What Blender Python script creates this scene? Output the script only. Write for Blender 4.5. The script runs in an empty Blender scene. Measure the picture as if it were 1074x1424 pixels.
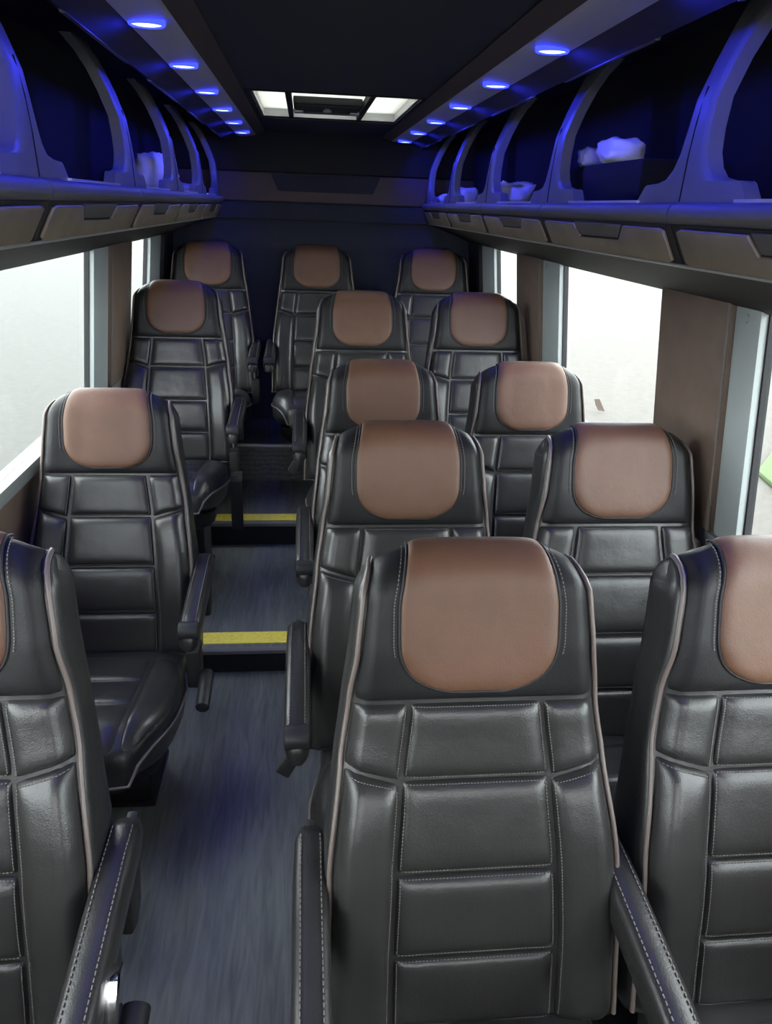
import bpy, bmesh, math, random
from mathutils import Vector, Matrix, noise
random.seed(4)
scene = bpy.context.scene
COL = scene.collection
LIFT = 1.70          # eye height above the front floor; positions below are written relative to the eye
CX = 0.11            # the vehicle's centre line

# ------------------------------------------------------------------ camera
F, PX, PY = 1071.0, 537.0, 712.0          # focal length and image centre in pixels of the 1074 x 1424 frame
VPX, VPY, ROLL = 424.0, 283.0, 0.038      # vanishing point of the aisle and slope of the horizon
dY = Vector(((VPX - PX) / F, (VPY - PY) / F, 1)).normalized()
up = Vector((1, ROLL, 0)).cross(dY).normalized()
if up.y > 0: up = -up
dX = dY.cross(up).normalized()
if dX.x < 0: dX = -dX
cam_data = bpy.data.cameras.new('camera')
cam = bpy.data.objects.new('camera', cam_data); COL.objects.link(cam)
R_ = Vector((dX.x, dY.x, up.x)); U_ = -Vector((dX.y, dY.y, up.y)); B_ = -Vector((dX.z, dY.z, up.z))
M = Matrix((R_, U_, B_)).transposed().to_4x4(); M.translation = (0, 0, LIFT)
cam.matrix_world = M
cam_data.sensor_width = 36; cam_data.lens = 36 * F / 1424; cam_data.clip_start = .02; cam_data.clip_end = 300
scene.camera = cam

# ------------------------------------------------------------------ world, sun, exposure
w = bpy.data.worlds.new('sky'); scene.world = w; w.use_nodes = True
nt = w.node_tree; nt.nodes.clear()
wo = nt.nodes.new('ShaderNodeOutputWorld'); wb = nt.nodes.new('ShaderNodeBackground')
wb.inputs['Color'].default_value = (.95, .97, 1.0, 1); wb.inputs['Strength'].default_value = 8.6
nt.links.new(wb.outputs[0], wo.inputs[0])
sun_d = bpy.data.lights.new('sun', 'SUN'); sun_d.energy = 5.0; sun_d.angle = math.radians(8); sun_d.color = (1, .94, .85)
sun = bpy.data.objects.new('sun', sun_d); COL.objects.link(sun)
sun.rotation_euler = (math.radians(-38), math.radians(22), 0)
scene.view_settings.view_transform = 'Standard'; scene.view_settings.look = 'None'
scene.view_settings.gamma = 1; scene.view_settings.use_curve_mapping = False
scene.view_settings.exposure = 0.5

# ------------------------------------------------------------------ materials
def mat(name, col, rough=.5, metal=0, bump=0, bscale=300, var=0, vscale=6, spec=.5, coat=0):
    m = bpy.data.materials.new(name); m.use_nodes = True
    n, l = m.node_tree.nodes, m.node_tree.links
    b = n['Principled BSDF']
    b.inputs['Base Color'].default_value = (*col, 1); b.inputs['Roughness'].default_value = rough
    b.inputs['Metallic'].default_value = metal; b.inputs['Specular IOR Level'].default_value = spec
    b.inputs['Coat Weight'].default_value = coat
    tc = n.new('ShaderNodeTexCoord')
    if bump:
        t = n.new('ShaderNodeTexNoise'); t.inputs['Scale'].default_value = bscale; t.inputs['Detail'].default_value = 3
        l.new(tc.outputs['Object'], t.inputs['Vector'])
        bp = n.new('ShaderNodeBump'); bp.inputs['Strength'].default_value = bump; bp.inputs['Distance'].default_value = .002
        l.new(t.outputs['Fac'], bp.inputs['Height']); l.new(bp.outputs[0], b.inputs['Normal'])
    if var:
        t = n.new('ShaderNodeTexNoise'); t.inputs['Scale'].default_value = vscale; t.inputs['Detail'].default_value = 5
        l.new(tc.outputs['Object'], t.inputs['Vector'])
        r = n.new('ShaderNodeValToRGB')
        r.color_ramp.elements[0].position = .3; r.color_ramp.elements[1].position = .7
        r.color_ramp.elements[0].color = (*[c * (1 - var) for c in col], 1); r.color_ramp.elements[1].color = (*[c * (1 + var) for c in col], 1)
        l.new(t.outputs['Fac'], r.inputs[0]); l.new(r.outputs[0], b.inputs['Base Color'])
    return m

def leather(name, col, rough, var=.1):
    m = mat(name, col, rough, var=var, vscale=14)
    n, l = m.node_tree.nodes, m.node_tree.links; b = n['Principled BSDF']
    tc = n.new('ShaderNodeTexCoord')
    v = n.new('ShaderNodeTexVoronoi'); v.inputs['Scale'].default_value = 420
    t = n.new('ShaderNodeTexNoise'); t.inputs['Scale'].default_value = 16; t.inputs['Detail'].default_value = 4
    l.new(tc.outputs['Object'], v.inputs['Vector']); l.new(tc.outputs['Object'], t.inputs['Vector'])
    a = n.new('ShaderNodeBump'); a.inputs['Strength'].default_value = .18; a.inputs['Distance'].default_value = .001
    c = n.new('ShaderNodeBump'); c.inputs['Strength'].default_value = .16; c.inputs['Distance'].default_value = .012
    l.new(v.outputs['Distance'], a.inputs['Height']); l.new(t.outputs['Fac'], c.inputs['Height'])
    l.new(c.outputs[0], a.inputs['Normal']); l.new(a.outputs[0], b.inputs['Normal'])
    return m

MT = {}
MT['black'] = leather('black_leather', (.0195, .0190, .0182), .345)
MT['headblack'] = leather('black_headrest_leather', (.010, .010, .0105), .48)
MT['headblack'].node_tree.nodes['Principled BSDF'].inputs['Specular IOR Level'].default_value = .25
MT['brown'] = leather('brown_leather', (.098, .048, .028), .50)
MT['brown'].node_tree.nodes['Principled BSDF'].inputs['Specular IOR Level'].default_value = .4
MT['taupe'] = leather('taupe_wall_leather', (.150, .105, .080), .55)
MT['piping'] = mat('piping', (.125, .10, .087), .42)
MT['thread'] = mat('thread', (.125, .115, .105), .8)
MT['plastic'] = mat('black_plastic', (.018, .018, .02), .5, bump=.1, spec=.3)
MT['cover'] = mat('black_cover', (.012, .0115, .011), .62, spec=.25)
MT['leaf'] = mat('dry_leaf', (.030, .017, .010), .8)
MT['softblack'] = mat('soft_black_trim', (.010, .010, .012), .75)
MT['navy'] = mat('navy_wall_fabric', (.022, .026, .045), .85, bump=.3, bscale=500, var=.15, vscale=4)
MT['ceil'] = mat('charcoal_headliner', (.030, .033, .044), .9, bump=.4, bscale=500)
MT['ceiltrim'] = mat('brown_ceiling_trim', (.075, .060, .056), .6)
MT['rearbrown'] = mat('plum_brown_panel', (.085, .060, .062), .7)
MT['rack'] = mat('grey_rack_plastic', (.16, .163, .165), .42, bump=.1, bscale=900)
MT['rackdark'] = mat('dark_rack_plastic', (.030, .030, .034), .5)
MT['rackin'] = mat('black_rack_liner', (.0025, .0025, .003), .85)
MT['silver'] = mat('silver_edge', (.62, .62, .62), .35, metal=.3)
MT['chrome'] = mat('chrome', (.85, .85, .85), .12, metal=1)
MT['panel'] = leather('taupe_panel', (.30, .25, .19), .55)
MT['grey'] = mat('grey_window_trim', (.36, .40, .40), .5, var=.05)
MT['sill'] = mat('pale_sill', (.20, .22, .22), .5)
MT['yellow'] = mat('yellow_tape', (1.0, .86, .13), .6, var=.12, vscale=60)
MT['rail'] = mat('light_rail_plastic', (.62, .62, .68), .35)
MT['white'] = mat('white_cloth', (.80, .80, .82), .8, bump=.3, bscale=40)
MT['belt'] = mat('belt_webbing', (.010, .010, .011), .7, bump=.4, bscale=700)
MT['acrylic_frame'] = mat('pale_hatch_frame', (.75, .75, .73), .4)

def floor_mat():
    m = mat('wood_vinyl', (.05, .06, .07), .42)
    n, l = m.node_tree.nodes, m.node_tree.links; b = n['Principled BSDF']
    tc = n.new('ShaderNodeTexCoord'); mp = n.new('ShaderNodeMapping'); mp.inputs['Scale'].default_value = (28, 2.6, 28)
    l.new(tc.outputs['Object'], mp.inputs['Vector'])
    t = n.new('ShaderNodeTexNoise'); t.inputs['Scale'].default_value = 1.6; t.inputs['Detail'].default_value = 9; t.inputs['Distortion'].default_value = 1.3
    l.new(mp.outputs[0], t.inputs['Vector'])
    mp2 = n.new('ShaderNodeMapping'); mp2.inputs['Scale'].default_value = (5.0, .62, 5.0); l.new(tc.outputs['Object'], mp2.inputs['Vector'])
    wv = n.new('ShaderNodeTexWave'); wv.wave_type = 'RINGS'; wv.inputs['Scale'].default_value = 2.4; wv.inputs['Distortion'].default_value = 3.5; wv.inputs['Detail'].default_value = 3
    l.new(mp2.outputs[0], wv.inputs['Vector'])
    mx = n.new('ShaderNodeMix'); mx.inputs[0].default_value = .22
    l.new(t.outputs['Fac'], mx.inputs[2]); l.new(wv.outputs['Fac'], mx.inputs[3])
    r = n.new('ShaderNodeValToRGB')
    r.color_ramp.elements[0].position = .32; r.color_ramp.elements[0].color = (.090, .100, .094, 1)
    r.color_ramp.elements[1].position = .70; r.color_ramp.elements[1].color = (.19, .205, .192, 1)
    l.new(mx.outputs[0], r.inputs[0]); l.new(r.outputs[0], b.inputs['Base Color'])
    bp = n.new('ShaderNodeBump'); bp.inputs['Strength'].default_value = .15; bp.inputs['Distance'].default_value = .002
    l.new(mx.outputs[0], bp.inputs['Height']); l.new(bp.outputs[0], b.inputs['Normal'])
    return m
MT['floor'] = floor_mat()

def glass_mat(name, tint, refl):
    m = bpy.data.materials.new(name); m.use_nodes = True
    n, l = m.node_tree.nodes, m.node_tree.links; n.clear()
    o = n.new('ShaderNodeOutputMaterial'); mx = n.new('ShaderNodeMixShader'); mx.inputs[0].default_value = refl
    t = n.new('ShaderNodeBsdfTransparent'); t.inputs[0].default_value = (*tint, 1)
    g = n.new('ShaderNodeBsdfGlossy'); g.inputs['Roughness'].default_value = .02
    l.new(t.outputs[0], mx.inputs[1]); l.new(g.outputs[0], mx.inputs[2]); l.new(mx.outputs[0], o.inputs[0])
    return m
MT['glass'] = glass_mat('window_glass', (.93, .96, .95), .04)

def acrylic_mat():
    m = bpy.data.materials.new('frosted_acrylic'); m.use_nodes = True
    n, l = m.node_tree.nodes, m.node_tree.links; n.clear()
    o = n.new('ShaderNodeOutputMaterial'); mx = n.new('ShaderNodeMixShader'); mx.inputs[0].default_value = .35
    t = n.new('ShaderNodeBsdfTranslucent'); t.inputs[0].default_value = (.47, .48, .45, 1)
    d = n.new('ShaderNodeBsdfDiffuse'); d.inputs[0].default_value = (.5, .5, .48, 1)
    l.new(t.outputs[0], mx.inputs[1]); l.new(d.outputs[0], mx.inputs[2]); l.new(mx.outputs[0], o.inputs[0])
    return m
MT['acrylic'] = acrylic_mat()

def emit_mat(name, col, s):
    m = bpy.data.materials.new(name); m.use_nodes = True
    b = m.node_tree.nodes['Principled BSDF']
    b.inputs['Base Color'].default_value = (*col, 1); b.inputs['Emission Color'].default_value = (*col, 1); b.inputs['Emission Strength'].default_value = s
    return m
MT['led'] = emit_mat('blue_led_lens', (.36, .52, 1.0), 3.5)
MT['ledrim'] = emit_mat('blue_led_rim', (.02, .03, 1.0), 3.0)  # self-lit blue standing in for the lamps' halo on the rail

def ground_mat(name, a, b2, scale):
    m = mat(name, a, .9)
    n, l = m.node_tree.nodes, m.node_tree.links; b = n['Principled BSDF']
    tc = n.new('ShaderNodeTexCoord'); t = n.new('ShaderNodeTexNoise'); t.inputs['Scale'].default_value = scale; t.inputs['Detail'].default_value = 8; t.inputs['Roughness'].default_value = .7
    l.new(tc.outputs['Object'], t.inputs['Vector'])
    r = n.new('ShaderNodeValToRGB'); r.color_ramp.elements[0].position = .3; r.color_ramp.elements[1].position = .7
    r.color_ramp.elements[0].color = (*a, 1); r.color_ramp.elements[1].color = (*b2, 1)
    l.new(t.outputs['Fac'], r.inputs[0]); l.new(r.outputs[0], b.inputs['Base Color'])
    return m
MT['asphalt'] = ground_mat('pale_asphalt', (.0135, .0138, .0120), (.025, .0254, .0224), 9)
MT['concrete'] = ground_mat('pale_concrete', (.0215, .0193, .0160), (.039, .0355, .0298), 9)
MT['grass'] = ground_mat('lawn', (.014, .040, .003), (.035, .065, .010), 14)

# ------------------------------------------------------------------ object helpers
def link(name, me, m, parent=None, loc=(0, 0, 0)):
    o = bpy.data.objects.new(name, me); COL.objects.link(o)
    if m is not None and not me.materials: me.materials.append(MT[m] if isinstance(m, str) else m)
    o.parent = parent
    o.location = loc if parent else (loc[0], loc[1], loc[2] + LIFT)
    return o
def tag(o, label=None, cat=None, group=None, kind=None):
    if label: o['label'] = label
    if cat: o['category'] = cat
    if group: o['group'] = group
    if kind: o['kind'] = kind
    return o
def empty(name, loc, label=None, cat=None, group=None, kind=None):
    o = bpy.data.objects.new(name, None); COL.objects.link(o); o.empty_display_size = .1
    o.location = (loc[0], loc[1], loc[2] + LIFT)
    return tag(o, label, cat, group, kind)
def mesh(name, vs, fs, smooth=True, angle=None):
    me = bpy.data.meshes.new(name); me.from_pydata([tuple(v) for v in vs], [], fs)
    bm = bmesh.new(); bm.from_mesh(me); bmesh.ops.recalc_face_normals(bm, faces=bm.faces); bm.to_mesh(me); bm.free()
    if smooth:
        me.polygons.foreach_set('use_smooth', [True] * len(me.polygons))
        if angle: me.set_sharp_from_angle(angle=math.radians(angle))
    me.update(); return me
class MB:
    def __init__(s): s.v = []; s.f = []
    def add(s, vs, fs):
        k = len(s.v); s.v += [Vector(v) for v in vs]; s.f += [tuple(i + k for i in f) for f in fs]; return s
    def box(s, a, b):
        x0, y0, z0 = a; x1, y1, z1 = b
        return s.add([(x0,y0,z0),(x1,y0,z0),(x1,y1,z0),(x0,y1,z0),(x0,y0,z1),(x1,y0,z1),(x1,y1,z1),(x0,y1,z1)],
                     [(0,3,2,1),(4,5,6,7),(0,1,5,4),(1,2,6,5),(2,3,7,6),(3,0,4,7)])
    def tube(s, pts, r, n=6, closed=False):
        pts = [Vector(p) for p in pts]; N = len(pts); k = len(s.v); prev = None
        for i, p in enumerate(pts):
            a = pts[i - 1] if (i or closed) else p; b = pts[(i + 1) % N] if (i < N - 1 or closed) else p
            t = (b - a).normalized()
            if prev is None:
                u = t.orthogonal().normalized()
            else:
                u = prev - t * prev.dot(t); u = u.normalized() if u.length > 1e-6 else t.orthogonal().normalized()
            prev = u; wv = t.cross(u)
            rr = r[i] if isinstance(r, (list, tuple)) else r
            for j in range(n):
                an = 2 * math.pi * j / n; s.v.append(p + (u * math.cos(an) + wv * math.sin(an)) * rr)
        for i in range(N - (0 if closed else 1)):
            for j in range(n):
                a0 = k + i * n; b0 = k + ((i + 1) % N) * n
                s.f.append((a0 + j, a0 + (j + 1) % n, b0 + (j + 1) % n, b0 + j))
        if not closed:
            s.f.append(tuple(k + j for j in range(n))[::-1]); s.f.append(tuple(k + (N - 1) * n + j for j in range(n)))
        return s
    def loft(s, loops, cap=True):
        k = len(s.v); n = len(loops[0])
        for lp in loops: s.v += [Vector(p) for p in lp]
        for i in range(len(loops) - 1):
            for j in range(n):
                a = k + i * n; b = a + n
                s.f.append((a + j, a + (j + 1) % n, b + (j + 1) % n, b + j))
        if cap:
            s.f.append(tuple(k + j for j in range(n))[::-1]); s.f.append(tuple(k + (len(loops) - 1) * n + j for j in range(n)))
        return s
    def prism(s, outline, ext):          # outline: list of 3-D points, ext: extrusion vector
        n = len(outline); k = len(s.v); e = Vector(ext)
        s.v += [Vector(p) for p in outline] + [Vector(p) + e for p in outline]
        s.f.append(tuple(k + i for i in range(n))[::-1]); s.f.append(tuple(k + n + i for i in range(n)))
        for i in range(n): s.f.append((k + i, k + (i + 1) % n, k + n + (i + 1) % n, k + n + i))
        return s
    def me(s, name, smooth=False, angle=35, bevel=0, seg=2):
        me = mesh(name, s.v, s.f, smooth or bool(bevel), angle)
        if bevel:
            bm = bmesh.new(); bm.from_mesh(me)
            es = [e for e in bm.edges if len(e.link_faces) == 2 and e.calc_face_angle(0) > math.radians(30)]
            bmesh.ops.bevel(bm, geom=es, offset=bevel, segments=seg, affect='EDGES', profile=.6, clamp_overlap=True)
            bm.to_mesh(me); bm.free(); me.polygons.foreach_set('use_smooth', [True] * len(me.polygons)); me.set_sharp_from_angle(angle=math.radians(40))
        return me
    def build(s, name, m, parent=None, loc=(0, 0, 0), **kw): return link(name, s.me(name, **kw), m, parent, loc)
def lerp(a, b, t): return a + (b - a) * t
def interp(x, tab):
    if x <= tab[0][0]: return tab[0][1]
    for (a, va), (b, vb) in zip(tab, tab[1:]):
        if x <= b:
            t = (x - a) / (b - a); t = t * t * (3 - 2 * t) * .5 + t * .5; return lerp(va, vb, t)
    return tab[-1][1]
def sstep(a, b, x):
    t = min(1, max(0, (x - a) / (b - a))); return t * t * (3 - 2 * t)
def clampw(x): return max(-1.0, min(1.0, x))

# ------------------------------------------------------------------ the setting: outside ground, floor, steps
FA, F1, F2, F3 = -1.70, -1.604, -1.49, -1.275      # floor levels
Y1, Y2, Y3 = 2.595, 3.59, 4.235                    # step edges
YB, YF = 4.80, -1.3                                # rear wall, front end
GZ = -2.35
tag(MB().add([(-60,-60,GZ),(CX,-60,GZ),(CX,60,GZ),(-60,60,GZ)], [(0,1,2,3)]).build('ground', 'asphalt'), 'pale grey asphalt outside the windows of the single-seat side', kind='structure')
tag(MB().add([(CX,-60,GZ),(60,-60,GZ),(60,60,GZ),(CX,60,GZ)], [(0,1,2,3)]).build('ground', 'concrete'), 'pale cream concrete outside the windows of the paired-seat side', kind='structure')
def wall_s(z): return .89 + .10 * (-.18 - z)       # half width of the body at height z

W2 = 1.02
fl = MB().box((CX - W2, YF, FA - .05), (CX + W2, YB, FA)).build('floor', 'floor'); tag(fl, kind='structure')
for nm, y0, y1, zt, zb in (('step', Y1, Y2, F1, FA), ('step', Y2, Y3, F2, F1), ('step', Y3, YB, F3, F2)):
    st = MB().box((CX - W2, y0, FA + .001), (CX + W2, y1 + (.001 if y1 < YB else 0), zt)).build(nm, 'floor', fl)
    MB().box((CX - W2, y0 - .004, zb + .001), (CX + W2, y0 - .0005, zt - .012)).build('riser', 'floor' if zt == F3 else 'softblack', st)
    MB().box((CX - W2, y0 - .012, zt - .013), (CX + W2, y0 + .016, zt + .003)).build('nosing', 'silver' if zt == F3 else 'rack', st, bevel=.003)
for y0, zt, x0, x1 in ((Y1 + .045, F1, -.42, .06), (Y2 + .035, F2, -.45, .06)):
    o = MB().box((x0, y0, zt), (x1, y0 + .085, zt + .003)).build('anti_slip_strip', 'yellow', fl); o['label'] = 'yellow anti-slip strip on step edge'

# walls, pillars, windows
BAYS = [(-.30, 1.63), (2.12, 3.07), (3.70, 4.20)]           # glass spans along the body
ZS, ZT = -.77, -.10
SIDE = {-1: 'left', 1: 'right'}
nwin = 0
for sd in (-1, 1):
    def X(s): return CX + sd * s
    wl = MB()
    sb, ss, stp = wall_s(FA), wall_s(ZS), wall_s(ZT)
    wl.prism([(X(sb), YF, FA), (X(ss), YF, ZS), (X(ss + .06), YF, ZS), (X(sb + .06), YF, FA)], (0, YB - YF, 0))
    wl.prism([(X(stp), YF, ZT), (X(stp), YF, .46), (X(stp + .07), YF, .46), (X(stp + .07), YF, ZT)], (0, YB - YF, 0))
    wall = wl.build('wall_' + SIDE[sd], 'taupe'); tag(wall, kind='structure')
    MB().prism([(X(ss - .018), YF, ZS + .012), (X(ss - .018), YF, ZS - .03), (X(ss + .05), YF, ZS - .03), (X(ss + .05), YF, ZS + .012)], (0, YB - YF, 0)).build('sill', 'sill', wall, bevel=.006)
    def slab(name, y0, y1, inn, m, bev=.008, z0=ZS + .013, z1=ZT, th=.05):
        a, b = wall_s(z0), wall_s(z1)
        return MB().prism([(X(a - inn), y0, z0), (X(b - inn), y0, z1), (X(b + th), y0, z1), (X(a + th), y0, z0)], (0, y1 - y0, 0)).build(name, m, wall, bevel=bev)
    for (y0, yg, y1) in ((1.63, 1.74, 2.12 if sd > 0 else 1.98), (3.07, 3.30, 3.70)):
        slab('pillar_trim', y0, yg, .012, 'grey', .012, th=.016)
        slab('pillar_cover', yg + .002, y1, .022, 'taupe', .012)
        pp = MB().tube([(X(wall_s(z) - .023), yg + .006, z) for z in (ZS + .02, -.5, ZT)], .0045).build('pillar_piping', 'piping', wall)
        sc = MB().tube([(X(wall_s(-.2) - .010), yg - .055, -.205), (X(wall_s(-.2) - .016), yg - .055, -.205)], .011, 12).build('screw_cap', 'grey', wall)
    slab('pillar_trim', 4.20, 4.50, .012, 'grey', .012, th=.016)
    slab('corner_panel', 4.50, YB, .030, 'softblack', .006)
    slab('pillar_cover', YF, -.30, .030, 'taupe', .012)
    for y0, y1 in BAYS:
        if sd < 0 and y0 == 2.12: y0 = 1.98
        nwin += 1
        wi = empty('window_%d' % nwin, (X(wall_s(-.45)), (y0 + y1) / 2, ZS), kind='structure')
        ox, oy, oz = X(wall_s(-.45)), (y0 + y1) / 2, ZS
        def rel(p): return (p[0] - ox, p[1] - oy, p[2] - oz)
        a, b = wall_s(ZS) + .012, wall_s(ZT) + .012
        MB().prism([rel((X(a), y0, ZS + .012)), rel((X(b), y0, ZT)), rel((X(b + .005), y0, ZT)), rel((X(a + .005), y0, ZS + .012))], (0, y1 - y0, 0)).build('pane', 'glass', wi)
        for yy in (y0, y1 - .007):
            MB().prism([rel((X(a - .006), yy, ZS + .012)), rel((X(b - .006), yy, ZT)), rel((X(b + .012), yy, ZT)), rel((X(a + .012), yy, ZS + .012))], (0, .007, 0)).build('window_gasket', 'softblack', wi)

# front end: unseen bulkhead and header, added and sized to shape the frontal light
wf = MB().box((CX - W2, YF - .05, FA), (CX + W2, YF, -.24)).build('wall_front', 'plastic'); tag(wf, kind='structure')
MB().box((CX - W2, YF - .05, .33), (CX + W2, YF, .475)).build('front_header', 'ceil', wf)
# rear wall
wb_ = MB().box((CX - W2, YB, FA), (CX + W2, YB + .05, .46)).build('wall_back', 'navy'); tag(wb_, kind='structure')
MB().box((CX - .90, YB - .03, .16), (CX + .90, YB, .45)).build('upper_panel', 'softblack', wb_, bevel=.008)
bp_ = MB().box((CX - .90, YB - .022, .006), (CX + .90, YB, .155)).build('rear_trim_panel', 'rearbrown', wb_, bevel=.006)
MB().prism([(CX - .30, YB - .028, .15), (CX - .26, YB - .028, .062), (CX + .28, YB - .028, .062), (CX + .32, YB - .028, .15)], (0, .01, 0)).build('rear_inset', 'navy', bp_, bevel=.004)
MB().box((CX - .90, YB - .016, -.092), (CX + .90, YB, .0)).build('rear_padding', 'navy', wb_, bevel=.008)

# ceiling with hatch opening
ZC = .365; HX0, HX1, HY0, HY1 = -.19, .42, 3.09, 4.0
ce = MB()
for a, b in (((CX - .33, YF, ZC), (CX + .33, HY0, ZC + .03)), ((CX - .33, HY1, ZC), (CX + .33, YB, ZC + .03)),
             ((CX - .33, HY0, ZC), (HX0, HY1, ZC + .03)), ((HX1, HY0, ZC), (CX + .33, HY1, ZC + .03))): ce.box(a, b)
ce.box((CX - 1.0, YF, .455), (HX0 - .02, YB + .05, .475)); ce.box((HX1 + .02, YF, .455), (CX + 1.0, YB + .05, .475))
ce.box((HX0 - .02, YF, .455), (HX1 + .02, HY0 - .02, .475)); ce.box((HX0 - .02, HY1 + .02, .455), (HX1 + .02, YB + .05, .475))
ceil = ce.build('ceiling', 'ceil'); tag(ceil, kind='structure')
for sd in (-1, 1):
    MB().prism([(CX + sd * .325, YF, ZC - .004), (CX + sd * .373, YF, .340), (CX + sd * .371, YF, .352), (CX + sd * .335, YF, ZC + .01)], (0, YB - .03 - YF, 0)).build('edge_trim', 'ceiltrim', ceil)

# roof hatch
hx, hy = (HX0 + HX1) / 2, (HY0 + HY1) / 2
ha = empty('roof_hatch', (hx, hy, ZC), 'frosted roof hatch with black cross bars and latch mechanism set in the ceiling', 'roof hatch')
ex, ey = (HX1 - HX0) / 2, (HY1 - HY0) / 2
MB().box((-ex, -ey, .036), (ex, ey, .042)).build('pane', 'acrylic', ha)
fm = MB()
fm.box((-ex - .018, -ey - .018, -.004), (-ex, ey + .018, .10)); fm.box((ex, -ey - .018, -.004), (ex + .018, ey + .018, .10))
fm.box((-ex, -ey - .018, -.004), (ex, -ey, .10)); fm.box((-ex, ey, -.004), (ex, ey + .018, .10))
fm.build('frame', 'softblack', ha)
for a, b in (((-ex + .001, -ey, .004), (-ex + .006, ey, .0355)), ((ex - .006, -ey, .004), (ex - .001, ey, .0355)), ((-ex + .006, ey - .006, .004), (ex - .006, ey - .001, .0355)), ((-ex + .006, -ey + .001, .004), (ex - .006, -ey + .006, .0355))):
    MB().box(a, b).build('reveal', 'acrylic_frame', ha)
for xx in (-.175, .135):
    MB().box((xx - .011, -ey + .007, .002), (xx + .011, ey - .007, .035)).build('cross_bar', 'softblack', ha, bevel=.003)
fan = MB().box((-.160, -.05, .008), (.120, .22, .0355)).build('latch_housing', 'softblack', ha, bevel=.006)
for k in range(5):
    MB().tube([(-.15, -.02 + k * .05, .007), (.11, -.02 + k * .05, .007)], .006).build('louvre', 'rackdark', fan)
MB().tube([(-.16, .24, .008), (.12, .24, .008)], .009, 8).build('latch_bar', 'rack', fan)
for xx in (-.14, .10):
    MB().box((xx - .02, .16, -.002), (xx + .02, .23, .008)).build('latch', 'silver', fan, bevel=.003)
MB().tube([(-.02, .09, .008), (-.02, .09, -.006)], .018, 14).build('knob', 'silver', fan)

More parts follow.
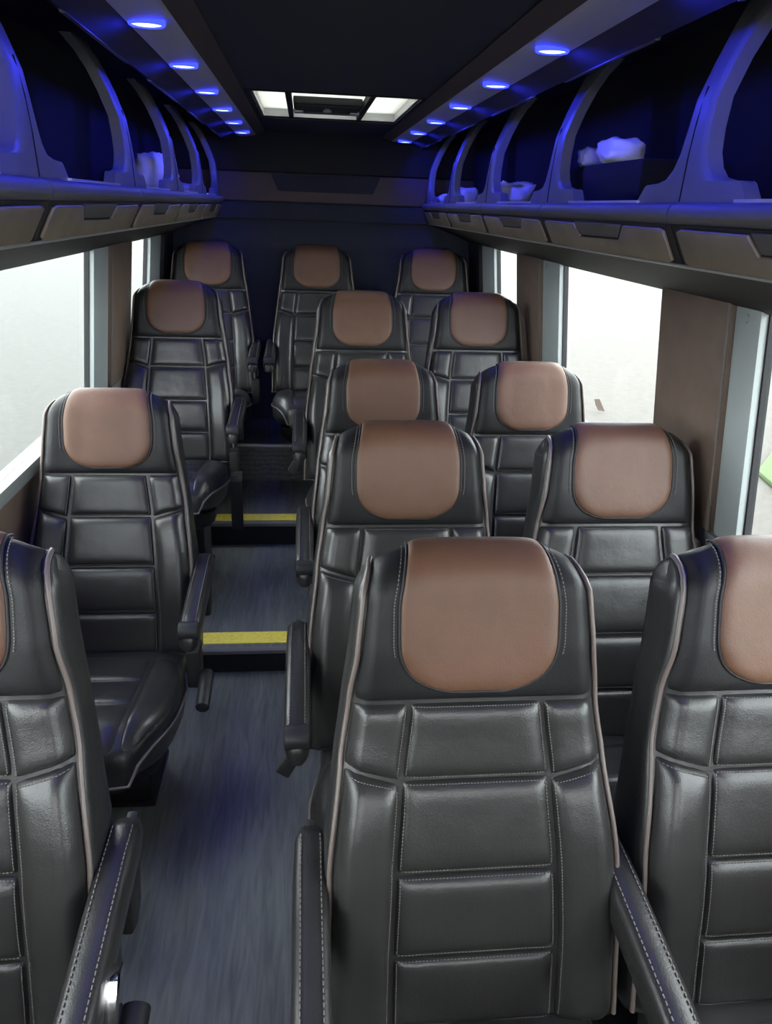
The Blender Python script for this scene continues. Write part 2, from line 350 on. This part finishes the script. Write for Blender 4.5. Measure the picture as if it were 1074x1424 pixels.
# ------------------------------------------------------------------ overhead racks and light rails
def pillar_s(z):
    return interp(z, [(.02, .588), (.12, .592), (.2, .602), (.28, .630), (.34, .665), (.39, .70)])
for sd in (-1, 1):
    JY = [-.16, .67, 1.49, 2.34, 3.16, 3.98, 4.765] if sd > 0 else [-.10, .73, 1.57, 2.42, 3.22, 3.99, 4.765]
    def P(s, y, z): return Vector((sd * s, y, z))
    side = 'single seats' if sd < 0 else 'paired seats'
    rk = empty('overhead_rack', (CX, 0, 0), 'grey overhead luggage rack with arched openings above the ' + side, 'luggage rack', 'overhead luggage racks')
    # liner (the hollow inside)
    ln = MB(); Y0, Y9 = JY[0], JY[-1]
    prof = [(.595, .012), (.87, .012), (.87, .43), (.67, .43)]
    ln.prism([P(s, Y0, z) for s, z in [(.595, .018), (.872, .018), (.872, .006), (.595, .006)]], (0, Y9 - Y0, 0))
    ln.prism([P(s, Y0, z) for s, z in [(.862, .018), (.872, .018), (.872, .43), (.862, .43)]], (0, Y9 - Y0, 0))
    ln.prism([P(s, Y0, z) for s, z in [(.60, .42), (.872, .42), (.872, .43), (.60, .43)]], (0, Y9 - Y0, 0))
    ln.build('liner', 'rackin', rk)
    # top header between rail and lip
    MB().prism([P(s, YF, z) for s, z in [(.4725, .331), (.545, .310), (.553, .316), (.66, .385), (.66, .425), (.4725, .425)]], (0, 4.76 - YF, 0)).build('header', 'rackdark', rk)
    for ya, yb in zip(JY, JY[1:]):
        g = .003
        # front ledge
        nose = [(.600, .026), (.580, .025), (.571, .021), (.566, .012), (.566, .003), (.570, -.006), (.578, -.012), (.62, -.012), (.62, .010)]
        MB().prism([P(s, ya + g, z) for s, z in nose], (0, yb - ya - 2 * g, 0)).build('ledge', 'rack', rk, smooth=True, angle=40)
        MB().prism([P(s, ya + .20, z) for s, z in [(.584, .0255), (.600, .0255), (.600, .031), (.584, .031)]], (0, yb - ya - .40, 0)).build('sill_edge', 'silver', rk)
        # underside: dark backing and taupe panel with notch
        MB().prism([P(s, ya + g, z) for s, z in [(.576, -.0125), (.614, -.083), (.66, -.083), (.66, -.0125)]], (0, yb - ya - 2 * g, 0)).build('underside', 'rackdark', rk)
        e1 = Vector((0, 1, 0)); dn = (P(.614, 0, -.083) - P(.576, 0, -.0125)); L = dn.length; dn.normalize()
        nr = Vector((-sd * .0705, 0, -.038)).normalized()
        o = P(.576, ya, -.0125); wd = yb - ya
        def Q(y, d): return o + e1 * (y * wd) + dn * (d * L) + nr * .0005
        out = [(.035, .14), (.055, .08), (.27, .08), (.33, .50), (.64, .54), (.66, .10), (.945, .08), (.965, .14), (.965, .90), (.945, .97), (.055, .97), (.035, .90)]
        MB().prism([Q(y, d) for y, d in out], nr * .007).build('underside_panel', 'panel', rk, bevel=.0025)
        out = [(.285, .06), (.335, .45), (.635, .49), (.65, .06)]
        MB().prism([Q(y, d) for y, d in out], nr * .004).build('inset_panel', 'rack', rk, bevel=.001)
        # lip trim, light grey strip at the top of the opening
        MB().prism([P(s, ya + .12, z) for s, z in [(.542, .307), (.553, .308), (.556, .314), (.545, .312)]], (0, yb - ya - .30, 0)).build('lip_strip', 'rack', rk)
    MB().prism([P(s, JY[0], z) for s, z in [(.612, -.086), (.620, -.078), (.900, -.176), (.896, -.190)]], (0, JY[-1] + .05 - JY[0], 0)).build('lower_cover', 'cover', rk, smooth=True)
    MB().tube([P(.6135, JY[0], -.0865), P(.6135, JY[-1], -.0865)], .0035).build('seam_bead', 'silver', rk)
    # arched pillars
    half = [(.225, .0255), (.215, .033), (.192, .056), (.183, .060), (.130, .062), (.095, .068), (.070, .085), (.053, .11), (.043, .15), (.038, .20), (.038, .26), (.044, .31), (.058, .35), (.08, .385)]
    for yj in JY[1:]:
        end = yj == JY[-1]
        for dirs in ((-1, 1),):
            lo = [(-d, z) for d, z in half]; hi = [((0.0 if end else d), z) for d, z in half]
            m = MB(); dep = .034
            loops = []
            for (a, z), (b, _) in zip(lo, hi):
                s0 = pillar_s(z)
                n = 8
                fr = [P(s0 + (0 if 0 < k < n else .006), yj + lerp(a, b, k / n), z) for k in range(n + 1)]
                bk = [P(s0 + dep, yj + b, z), P(s0 + dep, yj + a, z)]
                loops.append(fr + bk)
            m.loft(loops).build('arch_pillar', 'rack', rk, smooth=True, angle=50)
    for yj in JY[1:-1]:
        MB().tube([P(pillar_s(z) - .0002, yj + .004, z) for z in (.028, .06, .10, .16, .22)], .0018).build('pillar_seam', 'rackin', rk)
    # light rail
    lr = empty('light_rail', (CX, 0, 0), 'pale ceiling light rail with round blue lamps above the ' + side, 'light rail', 'blue light rails')
    rp = [(.372, .350), (.374, .341), (.390, .337), (.420, .3335), (.450, .331), (.469, .330), (.471, .336), (.45, .352)]
    MB().prism([P(s, YF, z) for s, z in rp], (0, 4.74 - YF, 0)).build('rail', 'rail', lr, smooth=True, angle=40)
    ys = [4.58 - .537 * k for k in range(9)] if sd > 0 else [4.47 - .52 * k for k in range(9)]
    for y in ys:
        ring = MB().loft([[P(.430 + r * math.cos(a) * 1.0, y + r * .8 * math.sin(a), z) for a in [2 * math.pi * i / 20 for i in range(20)]] for r, z in ((.030, .333), (.030, .3285), (.024, .3270), (.012, .3262))])
        lens = ring.build('lamp_lens', 'led', lr, smooth=True)
        MB().loft([[P(.430 + r * math.cos(a), y + r * .8 * math.sin(a), z) for a in [2 * math.pi * i / 20 for i in range(20)]] for r, z in ((.038, .338), (.038, .3285), (.035, .3255), (.0305, .3300))]).build('glowing_rim', 'ledrim', lens, smooth=True)  # added ring whose glow imitates the lamp's blue halo on the rail
        ld = bpy.data.lights.new('blue_lamp', 'SPOT'); ld.energy = 4.6; ld.color = (.025, .03, 1.0); ld.shadow_soft_size = .015; ld.spot_size = math.radians(154); ld.spot_blend = .9
        lo = bpy.data.objects.new('blue_lamp', ld); COL.objects.link(lo); lo.parent = lr; lo.location = P(.430, y, .318); lo.rotation_euler = (0, -sd * math.radians(50), 0)

# ------------------------------------------------------------------ things in the racks
def lump(name, seed, sx, sy, sz, m, loc, label, cat, group=None, rough=.35, freq=2.2, n=24, box=.5):
    vs, fs = [], []
    for i in range(n // 2 + 1):
        ph = math.pi * i / (n // 2)
        for j in range(n):
            th = 2 * math.pi * j / n
            p = Vector((math.sin(ph) * math.cos(th), math.sin(ph) * math.sin(th), math.cos(ph)))
            q = Vector([math.copysign(abs(c) ** box, c) for c in p]); q = q.lerp(p, .4)
            d = 1 + rough * noise.noise(p * freq + Vector((seed, 0, 0))) + rough * .5 * noise.noise(p * freq * 2.7 + Vector((0, seed, 0)))
            v = q * d
            vs.append((v.x * sx, v.y * sy, max(-.92, v.z) * sz + sz * .92))
    for i in range(n // 2):
        for j in range(n): fs.append((i * n + j, i * n + (j + 1) % n, (i + 1) * n + (j + 1) % n, (i + 1) * n + j))
    o = link(name, mesh(name, vs, fs), m, None, loc)
    return tag(o, label, cat, group)
RZ = .019
lump('folded_blanket', 3, .06, .28, .076, 'white', (CX - .71, 3.52, RZ), 'large crumpled white bundle on the rack above the single seats', 'bundle', rough=.25)
lump('folded_cloth', 9, .07, .09, .028, 'white', (CX - .71, 4.45, RZ), 'small white cloth lying low in the rack above the single seats', 'cloth')
lump('plastic_bag', 5, .075, .14, .046, 'white', (CX + .715, 3.28, RZ), 'crumpled white plastic bag on the rack above the paired seats', 'bag', rough=.45, freq=3.2)
lump('crumpled_paper', 12, .06, .09, .042, 'white', (CX + .71, 4.18, RZ), 'small crumpled white paper in the rack above the paired seats', 'paper', rough=.5, freq=2.8)
lump('folded_cloth', 15, .05, .06, .03, 'white', (CX + .69, 4.62, RZ), 'white scrap at the rear end of the rack above the paired seats', 'cloth')
bx_ = MB().box((-.10, -.26, 0), (.10, .26, .105)).build('storage_box', 'rackin', None, (CX + .755, 2.12, RZ), bevel=.012); tag(bx_, 'flat black box lying inside the rack above the paired seats', 'box')
lump('tissue_pack', 21, .035, .035, .026, 'white', (CX + .70, 2.33, RZ + .106), 'small white packet standing on the black box in the rack', 'packet', rough=.3)
lump('rolled_towel', 24, .05, .075, .030, 'white', (CX + .70, 2.12, RZ + .106), 'larger white roll lying on the black box in the rack', 'towel', rough=.25)

# ------------------------------------------------------------------ the seat
TH = math.radians(16); SN, CS = math.sin(TH), math.cos(TH); RR = .05; VS = .955
NV = Vector((0, -CS, SN)); DV = Vector((0, -SN, -CS))
HW = [(-.07, .160), (0, .172), (.055, .184), (.16, .192), (.253, .205), (.36, .219), (.54, .238), (.83, .246)]
CWD = [(.24, .108), (.253, .110), (.39, .124), (.55, .134), (.70, .139), (.84, .139)]
def hw(q): return interp(q, HW)
def cw(q): return interp(q, CWD)
def SP(u, q, off=0.0):
    if q >= RR: v, n, ang = q, 0.0, 0.0
    else:
        ang = (RR - q) / RR; v = RR - RR * math.sin(ang); n = -RR * (1 - math.cos(ang))
    k = abs(u) / hw(q)
    top = 1 - sstep(.0, .24, max(q, 0))
    v += top * (.016 * sstep(.6, 1.05, k) + .004 * k * k)
    wing = .026 * sstep(-.02, .06, q) * (1 - sstep(.15, .27, q)) + .026 * sstep(.30, .50, q)
    n += wing * max(0, k - .35) ** 1.5 * 1.6
    n -= .020 * sstep(.86, 1.0, k) 
    n += .022 * sstep(.30, .62, q) - .012 * sstep(.62, .83, q)        # lumbar
    nv = NV * math.cos(ang) - DV * math.sin(ang)
    return Vector((u, .06 * SN, 0)) + DV * (v * VS) + NV * n + nv * off
class Pad:
    def __init__(s, q0, q1, ul, ur, h, base=0.0, px=7, py=7, e=.55, nx=22, ny=18):
        s.q0, s.q1, s.ul, s.ur, s.h, s.base, s.px, s.py, s.e, s.nx, s.ny = q0, q1, ul, ur, h, base, px, py, e, nx, ny
    def pt(s, a, b, extra=0.0):
        u0 = lerp(s.ul(lerp(s.q0(0), s.q1(0), (b + 1) / 2)), s.ur(lerp(s.q0(0), s.q1(0), (b + 1) / 2)), (a + 1) / 2)
        q = lerp(s.q0(u0), s.q1(u0), (b + 1) / 2)
        u = lerp(s.ul(q), s.ur(q), (a + 1) / 2)
        hh = s.h * max(0, (1 - abs(a) ** s.px) * (1 - abs(b) ** s.py)) ** s.e
        return SP(u, q, s.base + hh - .0035 + extra)
    def mesh(s, name):
        vs, fs = [], []
        def smp(i, n):
            t = 2 * i / n - 1; return clampw(math.sin(t * math.pi / 2) * .75 + t * .25)
        for j in range(s.ny + 1):
            for i in range(s.nx + 1): vs.append(s.pt(smp(i, s.nx), smp(j, s.ny)))
        for j in range(s.ny):
            for i in range(s.nx):
                a = j * (s.nx + 1) + i; fs.append((a, a + 1, a + s.nx + 2, a + s.nx + 1))
        return mesh(name, vs, fs)
c_ = lambda k: (lambda _: k)

# meshes shared by every seat, written relative to the crest of the backrest
def shell_mesh():
    qs = [.84, .80, .74, .66, .58, .5, .42, .36, .3, .25, .2, .15, .10, .07, .05, .03, .015, 0, -.015, -.0285]
    def slice_(k, ins, grow):
        fr, bk = [], []
        for q in qs:
            h = hw(q); p = SP(k * h, q, -ins); p.x = k * h + math.copysign(grow, k) if k else 0.0
            fr.append(p)
            ang = max(0, (RR - q) / RR); v = q if q >= RR else RR - RR * math.sin(ang); n = 0 if q >= RR else -RR * (1 - math.cos(ang))
            top = 1 - sstep(.0, .24, max(q, 0)); v += top * (.016 * sstep(.6, 1.05, abs(k)) + .004 * k * k)
            nv = -NV * math.cos(ang) - DV * math.sin(ang)
            bk.append(Vector((p.x, .06 * SN, 0)) + DV * (v * VS) + NV * (-.115 - n) - nv * ins)
        return fr + bk[::-1]
    ks = [math.sin(t * math.pi / 2 / 10) for t in range(-10, 11)]
    sl_ = [slice_(-1, .030, .011), slice_(-1, .012, .010), slice_(-1, .003, .005)] + [slice_(k, 0, 0) for k in ks] + [slice_(1, .003, .005), slice_(1, .012, .010), slice_(1, .030, .011)]
    n = len(sl_[0]); vs = [p for x in sl_ for p in x]; fs = []
    for i in range(len(sl_) - 1):
        for j in range(n): fs.append((i * n + j, i * n + (j + 1) % n, (i + 1) * n + (j + 1) % n, (i + 1) * n + j))
    for base in (0, (len(sl_) - 1) * n):
        for j in range(n // 2 - 1): fs.append((base + j, base + j + 1, base + n - 2 - j, base + n - 1 - j))
    return mesh('backrest_shell', vs, fs, True, 60)
def hw_head(q):
    if q < .13: return lerp(.112, .130, sstep(-.03, .09, q))
    k = min(1, (q - .13) / .107); return .130 * max(0, 1 - k ** 2.9) ** (1 / 2.5)
HEADPAD = Pad(c_(-.040), c_(.2368), lambda q: -hw_head(q), lambda q: hw_head(q), .017, .011, px=9, py=9, e=.5, nx=26, ny=26)
SURR = Pad(c_(-.040), c_(.252), lambda q: -(hw(q) - .002), lambda q: hw(q) - .002, .015, 0, px=10, py=12, e=.6, nx=26, ny=22)
RND = lambda a: (lambda u: a + .010 * (1 - (u / .14) ** 2) * 0)
QS = [.254, .387, .547, .697, .835]
CPAN = [Pad(c_(a + .0015), c_(b - .0015), lambda q: -cw(q) + .002, lambda q: cw(q) - .002, .020, 0, px=9, py=8, e=.55) for a, b in zip(QS, QS[1:])]
def sl(u): return lerp(.392, .362, min(1, max(0, (abs(u) - .124) / .10)))
BOL = []
for sg in (-1, 1):
    if sg < 0: ul, ur = (lambda q: -(hw(q) - .003)), (lambda q: -cw(q) - .002)
    else: ul, ur = (lambda q: cw(q) + .002), (lambda q: hw(q) - .003)
    BOL.append((Pad(c_(.2555), lambda u: sl(u) - .002, ul, ur, .020, 0, px=5, py=8, e=.6, nx=14, ny=14), Pad(lambda u: sl(u) + .002, c_(.835), ul, ur, .026, 0, px=5, py=16, e=.6, nx=14, ny=26)))
MESH = {}
MESH['backrest_shell'] = shell_mesh()
MESH['headrest_pad'] = HEADPAD.mesh('headrest_pad'); MESH['headrest_surround'] = SURR.mesh('headrest_surround')
for k, p in enumerate(CPAN): MESH['panel%d' % k] = p.mesh('back_panel')
for k, (a, b) in enumerate(BOL): MESH['bolu%d' % k] = a.mesh('upper_bolster'); MESH['boll%d' % k] = b.mesh('side_bolster')
for k, sg in enumerate((-1, 1)):
    pts = [SP(sg * (hw(q) + .002), q, .001) for q in [-.032 + .87 * i / 44 for i in range(45)]]
    MESH['pipe%d' % k] = MB().tube(pts, .0046, 6).me('piping', smooth=True, angle=80)
pts = [HEADPAD.pt(s_, t_, .005) for s_, t_ in [(-1, -1 + 2 * i / 30 * .97) for i in range(31)]] + [HEADPAD.pt(-1 + 2 * i / 20, .975, .0) for i in range(1, 20)] + [HEADPAD.pt(1, .94 - 2 * i / 30 * .97, .005) for i in range(31)]
MESH['headpipe'] = MB().tube(pts, .0026, 5).me('headrest_piping', smooth=True, angle=80)
st_ = MB()
def dashes(fn, n, r=.00095):
    for i in range(n):
        a, b = fn((i + .15) / n), fn((i + .75) / n)
        st_.tube([a, b], r, 4)
for p in CPAN:
    for sg in (-.955, .955): dashes(lambda t, p=p, sg=sg: p.pt(sg, lerp(-.9, .9, t), .0012), 24)
    for tb in (-.93, .93): dashes(lambda t, p=p, tb=tb: p.pt(lerp(-.95, .95, t), tb, .0012), 44)
for k, (a, b) in enumerate(BOL):
    sg = .9 if k == 0 else -.9
    dashes(lambda t: a.pt(sg, lerp(-.9, .9, t), .0012), 24); dashes(lambda t: b.pt(sg, lerp(-.95, .95, t), .0012), 80)
    dashes(lambda t: b.pt(lerp(-.85, .85, t), -.965, .0012), 16)
    dashes(lambda t, sg=sg: SP((-1 if k == 0 else 1) * (hw_head(lerp(-.02, .17, t)) + .009), lerp(-.02, .17, t), .0135), 34)
MESH['stitch'] = st_.me('stitching')

# cushion: frame at the foot of the backrest, tilting up towards the front
CT = math.radians(9); CL, CHW, CH = .53, .232, .065
C0 = Vector((0, .06 * SN, 0)) + DV * .822 + NV * .030
FV = Vector((0, -math.cos(CT), math.sin(CT))); UV = Vector((0, math.sin(CT), math.cos(CT)))
def chw(wq): return lerp(.215, .240, sstep(0, .18, wq)) * max(.05, 1 - (max(0, wq - .15) / .425) ** 3.4) ** (1 / 2.5)
def cpt(u, wq, h):                                  # u across, wq along, h above the cushion mid plane
    front = max(0, wq - (CL - .10)); dr = .10 - math.sqrt(max(0, .10 ** 2 - min(front, .10) ** 2))
    return C0 + Vector((u, 0, 0)) + FV * (wq - .018 * (u / CHW) ** 2 * sstep(.1, .5, wq)) + UV * (h - dr * .75 - .035)
def cush_body():
    loops = []
    for i in range(17):
        t = i / 16; wq = -.06 + (CL + .06) * math.sin(t * math.pi / 2) ** .9
        h = chw(wq); e = 1 if i < 16 else .96
        lp = []
        for k in range(28):
            a = 2 * math.pi * k / 28; ca, sa = math.cos(a), math.sin(a)
            x = h * e * math.copysign(abs(ca) ** .35, ca); z = math.copysign(abs(sa) ** .45, sa)
            z = z * CH if z > 0 else z * .085
            front = max(0, wq - .40)
            lp.append(cpt(x, wq, z if z > 0 else z * (1 - .9 * (front / .13) ** 2)))
        loops.append(lp)
    return MB().loft(loops).me('cushion', smooth=True, angle=60)
def cpad(u0f, u1f, w0, w1, h, nx=16, ny=18, px=6, py=7):
    vs, fs = [], []
    for j in range(ny + 1):
        b = math.sin((2 * j / ny - 1) * math.pi / 2); wq = lerp(w0, w1, (b + 1) / 2)
        for i in range(nx + 1):
            a = math.sin((2 * i / nx - 1) * math.pi / 2); u = lerp(u0f(wq), u1f(wq), (a + 1) / 2)
            hh = h * max(0, (1 - abs(a) ** px) * (1 - abs(b) ** py)) ** .55
            k = abs(u) / chw(wq); edge = CH * (1 - max(0, k) ** 5 * .55)
            vs.append(cpt(u, wq, edge + hh - .006))
    for j in range(ny):
        for i in range(nx):
            a = j * (nx + 1) + i; fs.append((a, a + 1, a + nx + 2, a + nx + 1))
    return mesh('cushion_panel', vs, fs)
MESH['cushion'] = cush_body()
CWs = .13
for k, (a, b) in enumerate(((.03, .20), (.203, .345), (.348, .525))): MESH['cp%d' % k] = cpad(c_(-CWs), c_(CWs), a, b, .016)
MESH['cb0'] = cpad(lambda q: -chw(q) + .004, c_(-CWs - .003), .03, .525, .030, ny=26, px=4)
MESH['cb1'] = cpad(c_(CWs + .003), lambda q: chw(q) - .004, .03, .525, .030, ny=26, px=4)
def cedge(u, wq):
    return cpt(u, wq, CH * .12)
pp = [cedge(-chw(q) - .003, q) for q in [.02 + .51 * i / 26 for i in range(27)]] + [cedge(lerp(-chw(.53), chw(.53), i / 10), .535) for i in range(1, 10)] + [cedge(chw(q) + .003, q) for q in [.53 - .51 * i / 26 for i in range(27)]]
MESH['cpipe'] = MB().tube(pp, .0046, 6).me('piping', smooth=True, angle=80)
# shroud under the cushion, and the pedestal (unit height, hung from its top)
sh = []
for z, hx_, y0, y1 in ((-.86, .195, -.62, -.20), (-.91, .190, -.61, -.20), (-.96, .165, -.54, -.21), (-1.0, .135, -.46, -.22)):
    sh.append([(-hx_, y0 + .03, z), (-hx_ + .03, y0, z), (hx_ - .03, y0, z), (hx_, y0 + .03, z), (hx_, y1 - .02, z), (hx_ - .02, y1, z), (-hx_ + .02, y1, z), (-hx_, y1 - .02, z)])
MESH['shroud'] = MB().loft(sh).me('seat_base', smooth=True, angle=50)
MESH['pedestal'] = MB().box((-.13, -.45, -1), (.13, -.23, 0)).me('pedestal', bevel=.012)
MESH['foot'] = MB().box((-.14, -.46, 0), (.14, -.21, .014)).me('foot_plate', bevel=.004)
# armrest: runs forward from the backrest; x = 0 is its own centre line
def arm_mesh():
    loops = []
    path = [(.005, -.535, .45), (-.01, -.515, .72), (-.05, -.503, .95), (-.12, -.503, 1), (-.25, -.515, 1), (-.37, -.528, 1), (-.43, -.536, .97), (-.462, -.545, .80), (-.478, -.555, .45)]
    for y, z, k in path:
        lp = []
        for i in range(20):
            a = 2 * math.pi * i / 20; ca, sa = math.cos(a), math.sin(a)
            lp.append((math.copysign(abs(ca) ** .55, ca) * .030 * k, y, z - .030 + math.copysign(abs(sa) ** .6, sa) * .036 * k))
        loops.append(lp)
    return MB().loft(loops).me('armrest', smooth=True, angle=70)
MESH['arm'] = arm_mesh()
stm = MB()
for x in (-.0165, .0165):
    pts = [(-.05, -.4972), (-.12, -.4965), (-.25, -.5085), (-.37, -.5215), (-.43, -.531)]
    for (ya, za), (yb, zb) in zip(pts, pts[1:]):
        n = max(2, int((ya - yb) / .0095))
        for i in range(n):
            t0, t1 = (i + .15) / n, (i + .75) / n
            stm.tube([(x, lerp(ya, yb, t0), lerp(za, zb, t0)), (x, lerp(ya, yb, t1), lerp(za, zb, t1))], .0012, 4)
MESH['armstitch'] = stm.me('stitching')
MESH['armbracket'] = MB().prism([(-.010, .02, -.53), (-.010, -.06, -.545), (-.010, -.10, -.70), (-.010, -.06, -.72), (-.010, -.02, -.70)], (.02, 0, 0)).me('arm_bracket', bevel=.006)
MESH['armcap'] = MB().tube([(-.027, -.448, -.552), (.027, -.448, -.552)], .027, 18).me('end_cap', bevel=.006)
# recline handle, buckle
MESH['handlebox'] = MB().box((-.022, -.36, -.80), (.018, -.28, -.675)).me('hinge_cover', bevel=.010)
MESH['handle'] = MB().tube([(.035, -.47, -.79), (.035, -.34, -.76)], [.020, .022], 16).me('recline_handle', bevel=.004)
MESH['buckle'] = MB().prism([(.0, -.44, -.565), (-.014, -.44, -.580), (-.056, -.44, -.648), (-.028, -.44, -.668), (.008, -.44, -.600)], (0, .024, 0)).me('belt_buckle', bevel=.005)
bl = MB(); loops = []
for y, z in ((-.36, -.765), (-.388, -.775), (-.395, -.80), (-.395, -.92), (-.392, -1.03)):
    loops.append([(-.018, y, z), (.034, y, z), (.034, y + .006, z), (-.018, y + .006, z)])
MESH['belt'] = bl.loft(loops).me('belt_strap')
MESH['chromeplate'] = MB().prism([(.0, -.275, -.545), (.0, -.315, -.530), (.0, -.350, -.58), (.0, -.40, -.70), (.0, -.34, -.72), (.0, -.325, -.62)], (.024, 0, 0)).me('hinge_plate', bevel=.004)

def seat(x0, y0, zt, floor, label, group, arms=(), aisle=0, extra=(), rz=0.0):
    root = empty('passenger_seat', (x0, y0 - .34, floor), label, 'seat', group)
    root.rotation_euler.z = rz
    off = (0, .34, zt - floor)
    def add(name, key, m, parent=None, loc=None, lab=None):
        o = link(name, MESH[key], m, parent or root, (0, 0, 0) if parent else (loc or off))
        if lab: o['label'] = lab
        return o
    back = add('backrest', 'backrest_shell', 'black')
    add('headrest_surround', 'headrest_surround', 'headblack', back)
    hp = add('headrest_pad', 'headrest_pad', 'brown', lab='brown leather headrest pad')
    add('headrest_piping', 'headpipe', 'plastic', hp)
    for k in range(4): add('back_panel', 'panel%d' % k, 'black', back)
    for k in range(2):
        add('upper_bolster', 'bolu%d' % k, 'black', back); add('side_bolster', 'boll%d' % k, 'black', back); add('piping', 'pipe%d' % k, 'piping', back)
    s = add('stitching', 'stitch', 'thread', back); s['kind'] = 'stuff'
    cu = add('seat_cushion', 'cushion', 'black')
    for k in range(3): add('cushion_panel', 'cp%d' % k, 'black', cu)
    for k in range(2): add('cushion_bolster', 'cb%d' % k, 'black', cu)
    add('piping', 'cpipe', 'piping', cu)
    add('seat_base', 'shroud', 'plastic')
    h = zt - floor - .995
    p = add('pedestal', 'pedestal', 'softblack', loc=(0, .34, h)); p.scale.z = h - .001
    add('foot_plate', 'foot', 'plastic', loc=(0, .34, 0))
    for sg in arms:
        ar = add('armrest', 'arm', 'black', loc=(sg * (.246 if len(arms) > 1 and sg > 0 else .256 if zt > -.3 else .270), .34, zt - floor))
        a2 = add('stitching', 'armstitch', 'thread', ar); a2['kind'] = 'stuff'
        add('end_cap', 'armcap', 'plastic', ar); add('arm_bracket', 'armbracket', 'plastic', ar)
    if aisle:
        lo = (aisle * .262, .34, zt - floor)
        hb = add('hinge_cover', 'handlebox', 'plastic', loc=lo) if aisle > 0 else root
        if 'handle' in extra:
            ha_ = add('recline_handle', 'handle', 'plastic', hb)
            if 'chrome' in extra: ha_.location = (.030, .06, .125)
        if 'buckle' in extra:
            b = add('belt_buckle', 'buckle', 'belt', loc=lo)
        if 'belt' in extra: add('belt_strap', 'belt', 'belt', hb)
        if 'chrome' in extra: c = add('hinge_plate', 'chromeplate', 'chrome', loc=(aisle * .292, .34, zt - floor), lab='shiny chrome hinge plate')
    return root
T0 = -.503
GS, GA, GW, GB = 'single seats along the windows', 'aisle seats of the pairs', 'window seats of the pairs', 'seats of the rear row'
D = 'black leather seat with brown headrest, '
seat(-.585, 1.12, T0 - .004, FA, D + 'front of the single column, chrome hinge plate', GS, (1,), 1, ('handle', 'chrome'))
seat(-.592, 2.34, -.554, FA, D + 'second of the single column', GS, (1,), 1, ('handle',))
seat(-.576, 3.65, -.352, F1, D + 'third of the single column, belt hanging', GS, (1,), 1, ('belt',))
seat(-.528, 4.50, -.222, F3, D + 'rear-row corner behind the single seats', GB, (1,), 1)
for i, (x, y, z, f, nth) in enumerate(((.276, 1.085, T0 - .008, FA, 'frontmost'), (.250, 1.80, T0, FA, 'second'), (.266, 2.62, T0, FA, 'third'), (.245, 3.40, -.352, F1, 'rearmost'))):
    seat(x, y, z, f, D + 'aisle half of the %s pair' % nth, GA, (-1, 1) if i == 0 else (-1,), -1, ('buckle',) if i in (1, 3) else ())
seat(.066, 4.51, -.222, F3, D + 'middle of the rear row against the back wall', GB, (-1,), -1)
for x, y, z, f, nth in ((.806, 1.085, T0 - .008, FA, 'frontmost'), (.795, 1.80, T0, FA, 'second'), (.79, 2.62, T0, FA, 'third'), (.765, 3.45, -.352, F1, 'rearmost')):
    seat(x, y, z, f, D + 'window half of the %s pair' % nth, GW)
seat(.720, 4.51, -.222, F3, D + 'rear-row corner behind the paired seats', GB)

# ------------------------------------------------------------------ outside things
gv = [(4.36, 6.30), (6, 5.2), (14, 6), (14, 10), (9, 10), (5.03, 7.54), (4.47, 6.87)]
gr = MB().prism([(x, y, GZ + .001) for x, y in gv], (0, 0, .05)).build('lawn', 'grass', None, bevel=.02); tag(gr, 'bright green lawn patch beside the concrete outside', 'lawn', kind='stuff')
lf = MB()
pl = [(-.10, 0, .004), (-.05, .035, .02), (.02, .045, .012), (.10, .0, .03), (.02, -.045, .016), (-.05, -.03, .008)]
lf.prism(pl, (0, 0, .003)); lo_ = lf.build('fallen_leaf', 'leaf', None, (3.70, 9.30, GZ + .09)); lo_.scale = (1.1, 1.6, 1.6); lo_.rotation_euler = (1.0, .9, .3); tag(lo_, 'single dry brown leaf on the pale concrete outside', 'leaf')
